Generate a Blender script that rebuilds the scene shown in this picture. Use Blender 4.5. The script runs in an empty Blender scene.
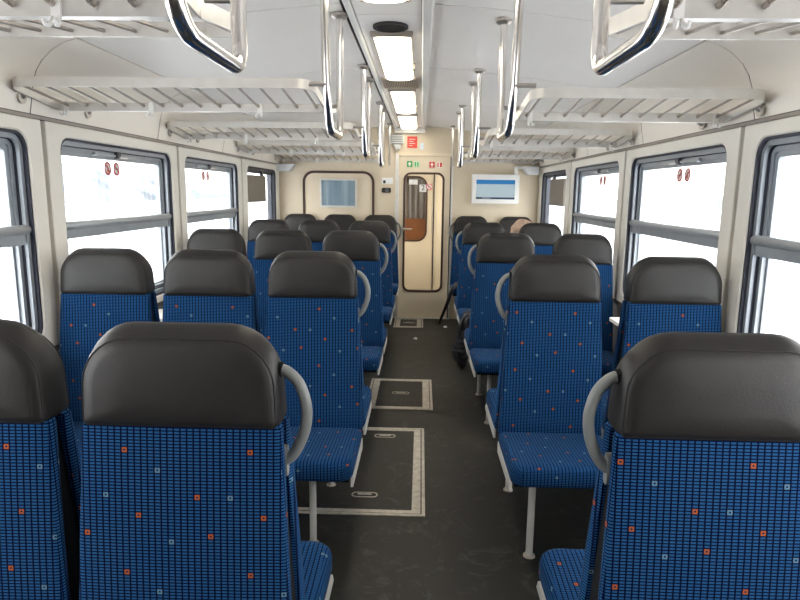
import bpy, bmesh, math, random
from mathutils import Vector, Matrix
random.seed(7)
S = bpy.context.scene
COL = S.collection
PI = math.pi

# ------------------------------------------------------------------ camera
cam_d = bpy.data.cameras.new('camera')
cam_d.sensor_width = 36.0
cam_d.lens = 613.85 / 800 * 36.0
cam_d.clip_start = 0.02
cam_d.clip_end = 500
cam = bpy.data.objects.new('camera', cam_d)
COL.objects.link(cam)
_R = ((0.999337, 0.017774, -0.031766), (0.034353, -0.172024, 0.984494), (0.012034, -0.984932, -0.17252))
cam.matrix_world = Matrix(((_R[0][0], -_R[0][1], -_R[0][2], 0.0),
                           (_R[1][0], -_R[1][1], -_R[1][2], 0.0),
                           (_R[2][0], -_R[2][1], -_R[2][2], 1.5),
                           (0, 0, 0, 1)))
S.camera = cam

# ------------------------------------------------------------------ world: bright overcast winter sky
world = bpy.data.worlds.new('overcast_sky')
S.world = world
world.use_nodes = True
wn = world.node_tree.nodes
wl = world.node_tree.links
wn.clear()
w_out = wn.new('ShaderNodeOutputWorld')
w_bg = wn.new('ShaderNodeBackground')
w_tc = wn.new('ShaderNodeTexCoord')
w_sep = wn.new('ShaderNodeSeparateXYZ')
w_ramp = wn.new('ShaderNodeValToRGB')
w_ramp.color_ramp.elements[0].position = 0.0
w_ramp.color_ramp.elements[0].color = (1.0, 0.975, 0.94, 1)
w_ramp.color_ramp.elements[1].position = 0.8
w_ramp.color_ramp.elements[1].color = (0.97, 0.97, 0.97, 1)
wl.new(w_tc.outputs['Generated'], w_sep.inputs[0])
wl.new(w_sep.outputs['Z'], w_ramp.inputs[0])
wl.new(w_ramp.outputs[0], w_bg.inputs['Color'])
w_bg.inputs['Strength'].default_value = 2.6
wl.new(w_bg.outputs[0], w_out.inputs['Surface'])

# ------------------------------------------------------------------ view
S.view_settings.view_transform = 'Standard'
S.view_settings.look = 'None'
S.view_settings.gamma = 1.0
S.view_settings.use_curve_mapping = False
S.view_settings.exposure = 1.70
LAMP_STRENGTH = 3.0

# ------------------------------------------------------------------ dimensions (metres)
XL, XR, XC = -1.672, 1.36, -0.155
YEND, YBACK = 7.30, -0.30
JOINT, BAY = 2.745, 1.517
ZRAIL = 1.80
ROW0, PITCH = 1.210, 1.512      # seat rows
RACK0 = 1.30                       # first luggage rack
LEFT_X = (-0.48, -0.95, -1.42)
RIGHT_X = (0.585, 1.105)

# ------------------------------------------------------------------ material helpers
def new_mat(name):
    m = bpy.data.materials.new(name)
    m.use_nodes = True
    return m, m.node_tree.nodes, m.node_tree.links, m.node_tree.nodes['Principled BSDF']

def setin(b, **kw):
    for k, v in kw.items():
        k = k.replace('_', ' ')
        if k in b.inputs:
            b.inputs[k].default_value = v

def plain(name, col, rough=0.5, metal=0.0, noise=0.06, scale=12.0, bump=0.0, bscale=200.0, spec=0.5):
    """procedural surface: base colour with a little mottling, optional fine bump"""
    m, n, l, b = new_mat(name)
    tc = n.new('ShaderNodeTexCoord')
    nz = n.new('ShaderNodeTexNoise')
    nz.inputs['Scale'].default_value = scale
    nz.inputs['Detail'].default_value = 4
    l.new(tc.outputs['Object'], nz.inputs['Vector'])
    r = n.new('ShaderNodeValToRGB')
    r.color_ramp.elements[0].position = 0.3
    r.color_ramp.elements[1].position = 0.7
    r.color_ramp.elements[0].color = tuple(c * (1 - noise) for c in col) + (1,)
    r.color_ramp.elements[1].color = tuple(min(1, c * (1 + noise)) for c in col) + (1,)
    l.new(nz.outputs['Fac'], r.inputs[0])
    l.new(r.outputs[0], b.inputs['Base Color'])
    setin(b, Roughness=rough, Metallic=metal, Specular_IOR_Level=spec)
    if bump:
        n2 = n.new('ShaderNodeTexNoise')
        n2.inputs['Scale'].default_value = bscale
        l.new(tc.outputs['Object'], n2.inputs['Vector'])
        bp = n.new('ShaderNodeBump')
        bp.inputs['Strength'].default_value = bump
        bp.inputs['Distance'].default_value = 0.002
        l.new(n2.outputs['Fac'], bp.inputs['Height'])
        l.new(bp.outputs[0], b.inputs['Normal'])
    return m

def math_node(n, l, op, a, b=None, c=None):
    x = n.new('ShaderNodeMath')
    x.operation = op
    for i, v in enumerate((a, b, c)):
        if v is None:
            continue
        if isinstance(v, (int, float)):
            x.inputs[i].default_value = v
        else:
            l.new(v, x.inputs[i])
    return x.outputs[0]

def mix_rgb(n, l, fac, a, b):
    x = n.new('ShaderNodeMix')
    x.data_type = 'RGBA'
    for idx, v in ((0, fac), (6, a), (7, b)):
        if isinstance(v, (int, float)):
            x.inputs[idx].default_value = v
        elif isinstance(v, tuple):
            x.inputs[idx].default_value = v + (1,)
        else:
            l.new(v, x.inputs[idx])
    return x.outputs[2]

CW, CH = 0.0134, 0.0067           # weave cell
TILE_C, TILE_R = 19, 38           # cells in a pattern repeat
def fabric():
    m, n, l, b = new_mat('blue_moquette')
    uv = n.new('ShaderNodeUVMap')
    sp = n.new('ShaderNodeSeparateXYZ')
    l.new(uv.outputs[0], sp.inputs[0])
    oi = n.new('ShaderNodeObjectInfo')
    sh = math_node(n, l, 'FLOOR', math_node(n, l, 'MULTIPLY', oi.outputs['Random'], 19.0))
    M = lambda op, a, b2=None, c=None: math_node(n, l, op, a, b2, c)
    cu = M('ADD', M('DIVIDE', sp.outputs[0], CW), M('ADD', sh, 190.0))
    cv = M('ADD', M('DIVIDE', sp.outputs[1], CH), 380.0)
    fu, fv = M('FRACT', cu), M('FRACT', cv)
    inu = M('COMPARE', fu, 0.56, 0.37)
    inv = M('COMPARE', fv, 0.5, 0.30)
    dash = M('MULTIPLY', inu, inv)
    nz = n.new('ShaderNodeTexNoise')
    nz.inputs['Scale'].default_value = 900
    l.new(uv.outputs[0], nz.inputs['Vector'])
    nz2 = n.new('ShaderNodeTexNoise')
    nz2.inputs['Scale'].default_value = 9
    l.new(uv.outputs[0], nz2.inputs['Vector'])
    cell = mix_rgb(n, l, M('MULTIPLY_ADD', nz.outputs['Fac'], 1.4, -0.2), (0.008, 0.050, 0.142), (0.034, 0.120, 0.270))
    cell = mix_rgb(n, l, M('MULTIPLY_ADD', nz2.outputs['Fac'], 0.9, -0.2), cell, (0.010, 0.066, 0.198))
    base = mix_rgb(n, l, dash, (0.0004, 0.0035, 0.026), cell)
    # little squares, four orange and three pale ones per repeat
    tu = M('MULTIPLY', M('FRACT', M('DIVIDE', cu, TILE_C)), TILE_C)
    tv = M('MULTIPLY', M('FRACT', M('DIVIDE', cv, TILE_R)), TILE_R / 2)
    def squares(spots):
        tot = None
        for (a, c) in spots:
            a0 = a + 0.56
            du = M('ABSOLUTE', M('SUBTRACT', tu, a0))
            dv = M('ABSOLUTE', M('SUBTRACT', tv, c + 0.5))
            d = M('MAXIMUM', du, dv)
            ring = M('MULTIPLY', M('LESS_THAN', d, 0.38), M('GREATER_THAN', d, 0.15))
            tot = ring if tot is None else M('MAXIMUM', tot, ring)
        return tot
    org = squares([(1, 16), (12, 9), (3, 6), (14, 3)])
    pal = squares([(6, 13), (17, 9), (8, 2)])
    base = mix_rgb(n, l, pal, base, (0.11, 0.20, 0.28))
    base = mix_rgb(n, l, org, base, (0.38, 0.085, 0.020))
    l.new(base, b.inputs['Base Color'])
    setin(b, Roughness=0.9, Sheen_Weight=0.05, Sheen_Roughness=0.4, Specular_IOR_Level=0.06)
    b.inputs['Sheen Tint'].default_value = (0.5, 0.75, 1, 1)
    bp = n.new('ShaderNodeBump')
    bp.inputs['Strength'].default_value = 0.35
    bp.inputs['Distance'].default_value = 0.001
    l.new(dash, bp.inputs['Height'])
    l.new(bp.outputs[0], b.inputs['Normal'])
    return m

def floor_mat():
    m, n, l, b = new_mat('worn_linoleum')
    tc = n.new('ShaderNodeTexCoord')
    a = n.new('ShaderNodeTexNoise'); a.inputs['Scale'].default_value = 1.6; a.inputs['Detail'].default_value = 8; a.inputs['Roughness'].default_value = 0.7
    f = n.new('ShaderNodeTexNoise'); f.inputs['Scale'].default_value = 260
    s = n.new('ShaderNodeTexNoise'); s.inputs['Scale'].default_value = 6; s.inputs['Detail'].default_value = 9; s.inputs['Roughness'].default_value = 0.8; s.inputs['Distortion'].default_value = 1.5
    for t in (a, f, s):
        l.new(tc.outputs['Object'], t.inputs['Vector'])
    ac = n.new('ShaderNodeValToRGB'); ac.color_ramp.elements[0].position = 0.36; ac.color_ramp.elements[1].position = 0.66
    l.new(a.outputs['Fac'], ac.inputs[0])
    c = mix_rgb(n, l, ac.outputs[0], (0.006, 0.0075, 0.0068), (0.024, 0.0215, 0.0165))
    c = mix_rgb(n, l, math_node(n, l, 'MULTIPLY', f.outputs['Fac'], 0.25), c, (0.04, 0.04, 0.037))
    scuff = n.new('ShaderNodeValToRGB'); scuff.color_ramp.elements[0].position = 0.53; scuff.color_ramp.elements[1].position = 0.72
    l.new(s.outputs['Fac'], scuff.inputs[0])
    c = mix_rgb(n, l, math_node(n, l, 'MULTIPLY', scuff.outputs[0], 0.8), c, (0.085, 0.082, 0.07))
    l.new(c, b.inputs['Base Color'])
    rr_ = n.new('ShaderNodeMapRange'); rr_.inputs['To Min'].default_value = 0.36; rr_.inputs['To Max'].default_value = 0.62
    l.new(a.outputs['Fac'], rr_.inputs['Value']); l.new(rr_.outputs[0], b.inputs['Roughness'])
    bp = n.new('ShaderNodeBump'); bp.inputs['Strength'].default_value = 0.15; bp.inputs['Distance'].default_value = 0.001
    l.new(f.outputs['Fac'], bp.inputs['Height']); l.new(bp.outputs[0], b.inputs['Normal'])
    setin(b, Specular_IOR_Level=0.28)
    return m

def glass_mat(name, tint=(1, 1, 1), refl=0.05):
    m = bpy.data.materials.new(name); m.use_nodes = True
    n, l = m.node_tree.nodes, m.node_tree.links
    n.clear()
    o = n.new('ShaderNodeOutputMaterial'); mx = n.new('ShaderNodeMixShader')
    t = n.new('ShaderNodeBsdfTransparent'); g = n.new('ShaderNodeBsdfGlossy')
    t.inputs['Color'].default_value = tint + (1,)
    g.inputs['Roughness'].default_value = 0.02
    lw = n.new('ShaderNodeLayerWeight'); lw.inputs['Blend'].default_value = 0.12
    mr = math_node(n, l, 'MULTIPLY_ADD', lw.outputs['Fresnel'], 0.5, refl * 0.4)
    l.new(mr, mx.inputs[0]); l.new(t.outputs[0], mx.inputs[1]); l.new(g.outputs[0], mx.inputs[2])
    l.new(mx.outputs[0], o.inputs['Surface'])
    return m

def emit_mat(name, col, strength):
    m, n, l, b = new_mat(name)
    setin(b, Roughness=0.4)
    b.inputs['Base Color'].default_value = (0.8, 0.78, 0.72, 1)
    b.inputs['Emission Color'].default_value = col + (1,)
    b.inputs['Emission Strength'].default_value = strength
    return m

M = {}
M['wall'] = plain('ivory_panel', (0.78, 0.74, 0.66), 0.38, noise=0.02, scale=3, bump=0.04, bscale=500)
M['cream'] = plain('cream_laminate', (0.64, 0.55, 0.41), 0.42, noise=0.03, scale=4)
M['cream_light'] = plain('pale_cream_laminate', (0.70, 0.60, 0.45), 0.4, noise=0.03, scale=4)
M['ceiling'] = plain('ceiling_laminate', (0.80, 0.765, 0.72), 0.4, noise=0.015, scale=3)
M['cove'] = plain('pale_cove_laminate', (0.85, 0.79, 0.70), 0.4, noise=0.015, scale=3)
M['ceiling_trim'] = plain('ceiling_trim', (0.70, 0.69, 0.66), 0.4, noise=0.02)
M['joint'] = plain('dark_joint', (0.10, 0.085, 0.07), 0.8)
M['joint_brown'] = plain('brown_joint_packing', (0.16, 0.125, 0.095), 0.8)
M['rail_trim'] = plain('brown_grey_trim', (0.30, 0.26, 0.22), 0.5)
M['lower'] = plain('lower_wall_laminate', (0.16, 0.15, 0.14), 0.6)
M['floor'] = floor_mat()
M['fabric'] = fabric()
M['leather'] = plain('grey_leatherette', (0.0185, 0.0168, 0.0158), 0.45, noise=0.10, scale=25, bump=0.22, bscale=420, spec=0.35)
M['seam'] = plain('dark_seam_thread', (0.012, 0.012, 0.013), 0.7)
M['shell'] = plain('black_plastic_shell', (0.008, 0.009, 0.011), 0.8, spec=0.15)
M['handle'] = plain('grey_plastic_handle', (0.185, 0.195, 0.19), 0.38, noise=0.04)
M['seatmetal'] = plain('light_grey_paint', (0.50, 0.49, 0.46), 0.45, noise=0.05)
M['alu'] = plain('satin_aluminium', (0.72, 0.70, 0.66), 0.38, metal=0.55, noise=0.06, scale=20)
M['rackpaint'] = plain('pale_rack_enamel', (0.64, 0.62, 0.585), 0.33, metal=0.5, noise=0.05, scale=20)
M['chrome'] = plain('polished_steel', (0.78, 0.75, 0.72), 0.17, metal=1.0, noise=0.03)
M['steel'] = plain('brushed_steel', (0.50, 0.46, 0.42), 0.33, metal=0.8, noise=0.08, scale=30)
M['rodsteel'] = plain('rod_steel', (0.40, 0.36, 0.32), 0.35, metal=0.6, noise=0.1, scale=30)
M['gasket'] = plain('navy_black_rubber', (0.015, 0.017, 0.035), 0.5)
M['brown_rubber'] = plain('brown_rubber', (0.050, 0.022, 0.015), 0.5)
M['frame'] = plain('blue_grey_window_frame', (0.33, 0.36, 0.39), 0.35, metal=0.3, noise=0.08)
M['frame_light'] = plain('grey_window_rail', (0.42, 0.44, 0.45), 0.35, metal=0.3, noise=0.05)
M['frame_dark'] = plain('dark_window_frame', (0.07, 0.075, 0.09), 0.4, metal=0.2)
M['glass'] = glass_mat('window_glass', (0.97, 0.985, 0.99))
M['doorglass'] = glass_mat('door_glass', (0.93, 0.93, 0.91))
M['lamp'] = emit_mat('lamp_diffuser_lit', (1.0, 0.90, 0.72), LAMP_STRENGTH)
M['lampend'] = plain('lamp_end_plate', (0.42, 0.37, 0.32), 0.4, metal=0.4)
M['black'] = plain('matt_black', (0.012, 0.011, 0.012), 0.6)
M['ventblack'] = plain('vent_dark_brown', (0.035, 0.028, 0.026), 0.5)
M['grille'] = plain('grille_tan', (0.48, 0.38, 0.28), 0.5)
M['hatchframe'] = plain('worn_aluminium_strip', (0.46, 0.42, 0.36), 0.45, metal=0.35, noise=0.2, scale=30)
M['white'] = plain('white_plastic', (0.78, 0.77, 0.74), 0.4, noise=0.02)
M['boxgrey'] = plain('light_grey_cover', (0.56, 0.57, 0.57), 0.45)
M['red'] = plain('red_print', (0.60, 0.045, 0.035), 0.5)
M['redwhite'] = plain('white_print', (0.85, 0.75, 0.70), 0.5)
M['green'] = plain('green_print', (0.015, 0.30, 0.09), 0.5)
M['palegreen'] = plain('pale_green_print', (0.52, 0.70, 0.50), 0.5)
M['paleblue'] = plain('pale_blue_print', (0.62, 0.72, 0.80), 0.5)
M['displaybox'] = plain('brown_grey_casing', (0.21, 0.18, 0.145), 0.6)
M['wood'] = plain('orange_brown_wood', (0.30, 0.11, 0.035), 0.5, noise=0.25, scale=5)
M['curtain'] = plain('grey_curtain', (0.30, 0.28, 0.28), 0.8)
M['sticker_red'] = plain('window_sticker_red', (0.45, 0.06, 0.06), 0.5)
M['jacket'] = plain('black_nylon', (0.016, 0.015, 0.020), 0.42, noise=0.2, scale=20)
M['hat'] = plain('beige_knit', (0.52, 0.37, 0.28), 0.9, noise=0.25, scale=60, bump=0.6, bscale=180)
M['skin'] = plain('skin', (0.58, 0.34, 0.25), 0.55)
M['trousers'] = plain('dark_trousers', (0.03, 0.03, 0.04), 0.8)
M['snow'] = plain('snow', (0.86, 0.88, 0.92), 0.8, noise=0.03, scale=0.4)
M['hill'] = plain('snowy_hillside', (0.16, 0.19, 0.23), 0.9, noise=0.5, scale=0.12)
M['twig'] = plain('frosted_twigs', (0.42, 0.38, 0.36), 0.9)
M['bark'] = plain('frosted_thicket', (0.50, 0.46, 0.44), 0.9, noise=0.3, scale=1.5)

def screen_mats():
    def e(name, c, s):
        m, n, l, b = new_mat(name)
        b.inputs['Base Color'].default_value = (0.02, 0.02, 0.02, 1)
        b.inputs['Emission Color'].default_value = c + (1,)
        b.inputs['Emission Strength'].default_value = s
        setin(b, Roughness=0.25)
        return m
    M['scr_blue'] = e('screen_blue', (0.0, 0.17, 0.45), 0.27)
    M['scr_pale'] = e('screen_pale', (0.44, 0.55, 0.60), 0.27)
    M['scr_dark'] = e('screen_navy', (0.02, 0.035, 0.09), 0.25)
    M['scr_text'] = e('screen_text', (0.5, 0.55, 0.6), 0.25)
screen_mats()

def poster_mat():
    m, n, l, b = new_mat('streaked_grey_blue')
    tc = n.new('ShaderNodeTexCoord')
    mp = n.new('ShaderNodeMapping'); mp.inputs['Scale'].default_value = (14, 1, 0.6)
    nz = n.new('ShaderNodeTexNoise'); nz.inputs['Scale'].default_value = 1.3; nz.inputs['Detail'].default_value = 3
    l.new(tc.outputs['Object'], mp.inputs[0]); l.new(mp.outputs[0], nz.inputs['Vector'])
    r = n.new('ShaderNodeValToRGB')  # vertical streaks between a darker and a paler grey blue
    r.color_ramp.elements[0].position = 0.35; r.color_ramp.elements[0].color = (0.13, 0.21, 0.27, 1)
    r.color_ramp.elements[1].position = 0.68; r.color_ramp.elements[1].color = (0.30, 0.38, 0.43, 1)
    l.new(nz.outputs['Fac'], r.inputs[0]); l.new(r.outputs[0], b.inputs['Base Color'])
    setin(b, Roughness=0.25)
    return m
M['poster'] = poster_mat()

# ------------------------------------------------------------------ mesh helpers
class MB:
    def __init__(s):
        s.v, s.f = [], []
    def add(s, v, f):
        o = len(s.v)
        s.v += [tuple(p) for p in v]
        s.f += [tuple(i + o for i in q) for q in f]
        return s
    def box(s, x0, x1, y0, y1, z0, z1):
        v = [(x, y, z) for z in (z0, z1) for y in (y0, y1) for x in (x0, x1)]
        return s.add(v, [(0, 2, 3, 1), (4, 5, 7, 6), (0, 1, 5, 4), (2, 6, 7, 3), (0, 4, 6, 2), (1, 3, 7, 5)])
    def loft(s, loops, cap=True, closed=False):
        n = len(loops[0]); v = [p for L in loops for p in L]; f = []
        m = len(loops)
        for i in range(m if closed else m - 1):
            j = (i + 1) % m
            for k in range(n):
                k2 = (k + 1) % n
                f.append((i * n + k, i * n + k2, j * n + k2, j * n + k))
        if cap and not closed:
            f.append(tuple(range(n - 1, -1, -1)))
            f.append(tuple(range((m - 1) * n, m * n)))
        return s.add(v, f)
    def tube(s, pts, r, seg=10, closed=False, cap=True, sect=None):
        pts = [Vector(p) for p in pts]; n = len(pts)
        loops = []; up = None
        for i, p in enumerate(pts):
            a = pts[i - 1] if (i or closed) else p
            b = pts[(i + 1) % n] if (i < n - 1 or closed) else p
            d = (b - a).normalized()
            if up is None:
                up = Vector((0, 0, 1)) if abs(d.z) < 0.9 else Vector((1, 0, 0))
            if sect and abs(d.z) < 0.9:
                up = Vector((0, 0, 1))
            side = d.cross(up).normalized(); up2 = side.cross(d).normalized()
            up = up2
            rr_ = r[i] if isinstance(r, (list, tuple)) else r
            if sect:
                loops.append([p + side * u + up2 * w for u, w in sect])
            else:
                loops.append([p + side * (math.cos(2 * PI * k / seg) * rr_) + up2 * (math.sin(2 * PI * k / seg) * rr_) for k in range(seg)])
        return s.loft(loops, cap, closed)
    def ring(s, A, B, w0, w1, mp):
        """solid ring between outline A (outer) and B (inner), from depth w0 to w1"""
        L = [[mp(u, v, w0) for u, v in A], [mp(u, v, w0) for u, v in B], [mp(u, v, w1) for u, v in B], [mp(u, v, w1) for u, v in A]]
        return s.loft(L, False, True)
    def plate(s, A, w0, w1, mp):
        return s.loft([[mp(u, v, w0) for u, v in A], [mp(u, v, w1) for u, v in A]])
    def build(s, name, mat, parent=None, smooth=35, uv=None, link=True):
        me = bpy.data.meshes.new(name)
        me.from_pydata(s.v, [], s.f)
        bm = bmesh.new(); bm.from_mesh(me)
        bmesh.ops.recalc_face_normals(bm, faces=bm.faces)
        if uv:
            ul = bm.loops.layers.uv.new('UVMap')
            for fc in bm.faces:
                nn = fc.normal
                for lp in fc.loops:
                    lp[ul].uv = uv(lp.vert.co, nn)
        bm.to_mesh(me); bm.free()
        if smooth:
            for p in me.polygons:
                p.use_smooth = True
            me.set_sharp_from_angle(angle=math.radians(smooth))
        me.materials.append(mat)
        if not link:
            return me
        return put(name, me, parent)

def put(name, me, parent=None, loc=None):
    o = bpy.data.objects.new(name, me)
    COL.objects.link(o)
    if parent is not None:
        o.parent = parent
    if loc is not None:
        o.location = loc
    return o

def rr(u0, u1, v0, v1, r, n=6):
    """rounded rectangle; r = one radius or (low-left, low-right, top-right, top-left)"""
    if not isinstance(r, (tuple, list)):
        r = (r,) * 4
    out = []
    for (cx, cy, rad, a0) in ((u0 + r[0], v0 + r[0], r[0], 180), (u1 - r[1], v0 + r[1], r[1], 270), (u1 - r[2], v1 - r[2], r[2], 0), (u0 + r[3], v1 - r[3], r[3], 90)):
        for k in range(n + 1):
            a = math.radians(a0 + 90 * k / n)
            out.append((cx + rad * math.cos(a), cy + rad * math.sin(a)))
    return out

def thing(name, label, cat, loc=(0, 0, 0), group=None):
    o = bpy.data.objects.new(name, None)
    o.empty_display_size = 0.1
    COL.objects.link(o)
    o.location = loc
    o['label'] = label; o['category'] = cat
    if group:
        o['group'] = group
    return o

def tag(o, label, cat, group=None):
    o['label'] = label; o['category'] = cat
    if group:
        o['group'] = group
    return o

def structure(name):
    o = bpy.data.objects.new(name, None)
    COL.objects.link(o)
    o['kind'] = 'structure'
    return o

def bez(pts, n=8):
    """smooth curve through points (Catmull-Rom)"""
    P = [Vector(p) for p in pts]; out = []
    for i in range(len(P) - 1):
        p0 = P[max(i - 1, 0)]; p1 = P[i]; p2 = P[i + 1]; p3 = P[min(i + 2, len(P) - 1)]
        for k in range(n):
            t = k / n
            out.append(0.5 * ((2 * p1) + (p2 - p0) * t + (2 * p0 - 5 * p1 + 4 * p2 - p3) * t * t + (3 * p1 - p0 - 3 * p2 + p3) * t ** 3))
    out.append(P[-1])
    return out

def fillet(pts, rad, n=6):
    """polyline with its inner corners rounded"""
    P = [Vector(p) for p in pts]; out = [P[0]]
    for i in range(1, len(P) - 1):
        a = (P[i - 1] - P[i]); b = (P[i + 1] - P[i])
        r_ = min(rad, a.length * 0.49, b.length * 0.49)
        p0 = P[i] + a.normalized() * r_; p1 = P[i] + b.normalized() * r_
        for k in range(n + 1):
            t = k / n
            out.append(p0 * (1 - t) ** 2 + P[i] * 2 * t * (1 - t) + p1 * t * t)
    out.append(P[-1])
    return out

mapL = lambda u, v, w: (XL - w, u, v)
mapR = lambda u, v, w: (XR + w, u, v)
mapE = lambda u, v, w: (u, YEND + w, v)

# ================================================================== SETTING
# floor
fl = MB().box(XL - 0.02, XR + 0.02, YBACK, 8.6, -0.06, 0.0).build('floor', M['floor'], smooth=0)
fl['kind'] = 'structure'

# side walls: panel per bay, window openings
OZ0, OZ1 = 0.83, 1.735
def side_wall(side):
    mp = mapL if side == 'left' else mapR
    root = structure('wall_' + side)
    # lower wall below the window panels
    MB().plate(rr(YBACK, YEND, 0.0, 0.775, 0.001, 1), 0.03, 0.06, mp).build('lower_wall', M['lower'], root, 0)
    # dark packing seen in the joints between panels
    for k in range(-2, 4):
        j = JOINT + BAY * k
        MB().plate(rr(j - 0.03, j + 0.03, 0.78, ZRAIL, 0.001, 1), 0.045, 0.06, mp).build('joint_strip', M['joint_brown'], root, 0)
    for k in range(-2, 3):
        a = JOINT + BAY * k + 0.017; b = a + BAY - 0.034
        if k == 2:
            b = YEND - 0.004
        u0, u1 = (a + 0.103, b - 0.098)
        if k == 2:
            u0, u1 = a + 0.16, b - 0.15
        out = rr(a, b, 0.785, ZRAIL - 0.006, 0.004)
        out2 = rr(a + 0.004, b - 0.004, 0.789, ZRAIL - 0.010, 0.004)
        inn = rr(u0, u1, OZ0, OZ1, 0.075)
        inn2 = rr(u0 - 0.006, u1 + 0.006, OZ0 - 0.006, OZ1 + 0.006, 0.081)
        m = MB()
        loops = [[mp(u, v, 0.05) for u, v in out], [mp(u, v, 0.004) for u, v in out], [mp(u, v, 0.0) for u, v in out2],
                 [mp(u, v, 0.0) for u, v in inn2], [mp(u, v, 0.006) for u, v in inn], [mp(u, v, 0.05) for u, v in inn]]
        m.loft(loops, False, True)
        m.build('wall_panel', M['wall'], root, 30)
        if k >= -1:
            window(side, k, mp, u0, u1)
    return root

WIN_N = {('left', -1): 1, ('left', 0): 2, ('left', 1): 3, ('left', 2): 4, ('right', -1): 5, ('right', 0): 6, ('right', 1): 7, ('right', 2): 8}
def sticker_mesh(mp, u, v, w, kind):
    m = MB()
    circ = lambda r, n=20: [(u + r * math.cos(2 * PI * i / n), v + r * math.sin(2 * PI * i / n)) for i in range(n)]
    m.ring(circ(0.037), circ(0.026), w - 0.001, w + 0.001, mp)
    d = 0.020
    bar = [(u - d - 0.003, v + d - 0.003), (u - d + 0.003, v + d + 0.003), (u + d + 0.003, v - d + 0.003), (u + d - 0.003, v - d - 0.003)]
    m.plate(bar, w - 0.001, w + 0.001, mp)
    return m
def window(side, k, mp, u0, u1):
    root = structure('window_%d' % WIN_N[(side, k)])
    ins = lambda d, r=None, za=OZ0, zb=OZ1: rr(u0 + d, u1 - d, za + d, zb - d, max(0.012, 0.075 - d) if r is None else r)
    MB().ring(ins(-0.001), ins(0.011), 0.008, 0.036, mp).build('gasket', M['gasket'], root)
    fixed = (k == 2)
    fm = M['frame_dark'] if fixed else M['frame']
    MB().ring(ins(0.010), ins(0.032), 0.024, 0.095, mp).build('outer_frame', fm, root)
    MB().ring(ins(0.031), ins(0.036), 0.040, 0.090, mp).build('frame_gap', M['gasket'], root)  # dark ring between the outer and inner frames
    MB().ring(ins(0.035), ins(0.056), 0.050, 0.095, mp).build('inner_frame', fm, root)
    MB().ring(ins(0.002), ins(-0.06, 0.1), 0.05, 0.10, mp).build('body_shell', M['frame_dark'], root)
    g = 0.056
    if fixed:
        MB().plate(ins(g - 0.004), 0.078, 0.083, mp).build('pane', M['glass'], root)
        return
    zb = 1.285
    # upper sliding sash
    MB().ring(rr(u0 + g, u1 - g, zb, OZ1 - g, 0.02), rr(u0 + g + 0.022, u1 - g - 0.022, zb + 0.02, OZ1 - g - 0.022, 0.015), 0.058, 0.082, mp).build('sash_frame', M['frame'], root)
    MB().plate(rr(u0 + g + 0.018, u1 - g - 0.018, zb + 0.015, OZ1 - g - 0.018, 0.015), 0.070, 0.074, mp).build('pane', M['glass'], root)
    MB().ring(rr(u0 + g, u1 - g, OZ0 + g, zb + 0.01, 0.02), rr(u0 + g + 0.010, u1 - g - 0.010, OZ0 + g + 0.010, zb, 0.018), 0.070, 0.092, mp).build('lower_frame', M['frame'], root)
    MB().plate(rr(u0 + g + 0.006, u1 - g - 0.006, OZ0 + g + 0.006, zb + 0.005, 0.018), 0.080, 0.084, mp).build('pane', M['glass'], root)
    # middle rail: rounded bar over a flat darker lip
    a = [mp(u0 + 0.004, 1.322, 0.034), mp(u1 - 0.004, 1.322, 0.034)]
    MB().tube([a[0], [a[0][0], a[0][1] + 0.012, a[0][2]], [a[1][0], a[1][1] - 0.012, a[1][2]], a[1]], [0.014, 0.021, 0.021, 0.014], 14).build('middle_rail', M['frame_light'], root)
    MB().plate(rr(u0 + 0.012, u1 - 0.012, 1.258, 1.312, 0.006, 2), 0.032, 0.085, mp).build('rail_lip', M['frame'], root)
    # pull bar and latch on the top edge of the sash
    um = (u0 + u1) / 2 - 0.03
    zt = OZ1 - g + 0.006
    h = MB().plate(rr(um - 0.24, um + 0.24, zt - 0.010, zt + 0.002, 0.004, 2), 0.036, 0.050, mp)
    h.plate(rr(um - 0.245, um - 0.225, zt - 0.014, zt + 0.006, 0.004, 2), 0.032, 0.056, mp)
    hb = h.build('pull_bar', M['frame_light'], root)
    MB().plate(rr(um - 0.020, um + 0.020, zt - 0.018, zt + 0.024, 0.006, 2), 0.026, 0.045, mp).build('latch', M['frame_dark'], root)
    MB().plate(rr(um + 0.0, um + 0.09, zt - 0.016, zt - 0.007, 0.004, 2), 0.020, 0.028, mp).build('latch_lever', M['alu'], root)
    for i, du in enumerate((-0.055, 0.045)):
        s = sticker_mesh(mp, um + du + 0.0, 1.612, 0.0690, i).build('prohibition_sticker', M['sticker_red'], root, 0)
        MB().plate([(um + du + 0.036 * math.cos(2 * PI * q / 20), 1.612 + 0.036 * math.sin(2 * PI * q / 20)) for q in range(20)], 0.0692, 0.0700, mp).build('sticker_base', M['redwhite'], s, 0)
        gl = MB()
        if i == 0:
            gl.plate(rr(um + du - 0.007, um + du + 0.009, 1.593, 1.619, 0.003, 2), 0.068, 0.0685, mp)
            gl.plate(rr(um + du - 0.006, um + du + 0.004, 1.621, 1.631, 0.004, 2), 0.068, 0.0685, mp)
        else:
            gl.plate(rr(um + du - 0.016, um + du + 0.016, 1.608, 1.616, 0.002, 2), 0.068, 0.0685, mp)
        gl.build('pictogram', M['sticker_red'], s, 0)

side_wall('left')
side_wall('right')

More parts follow.
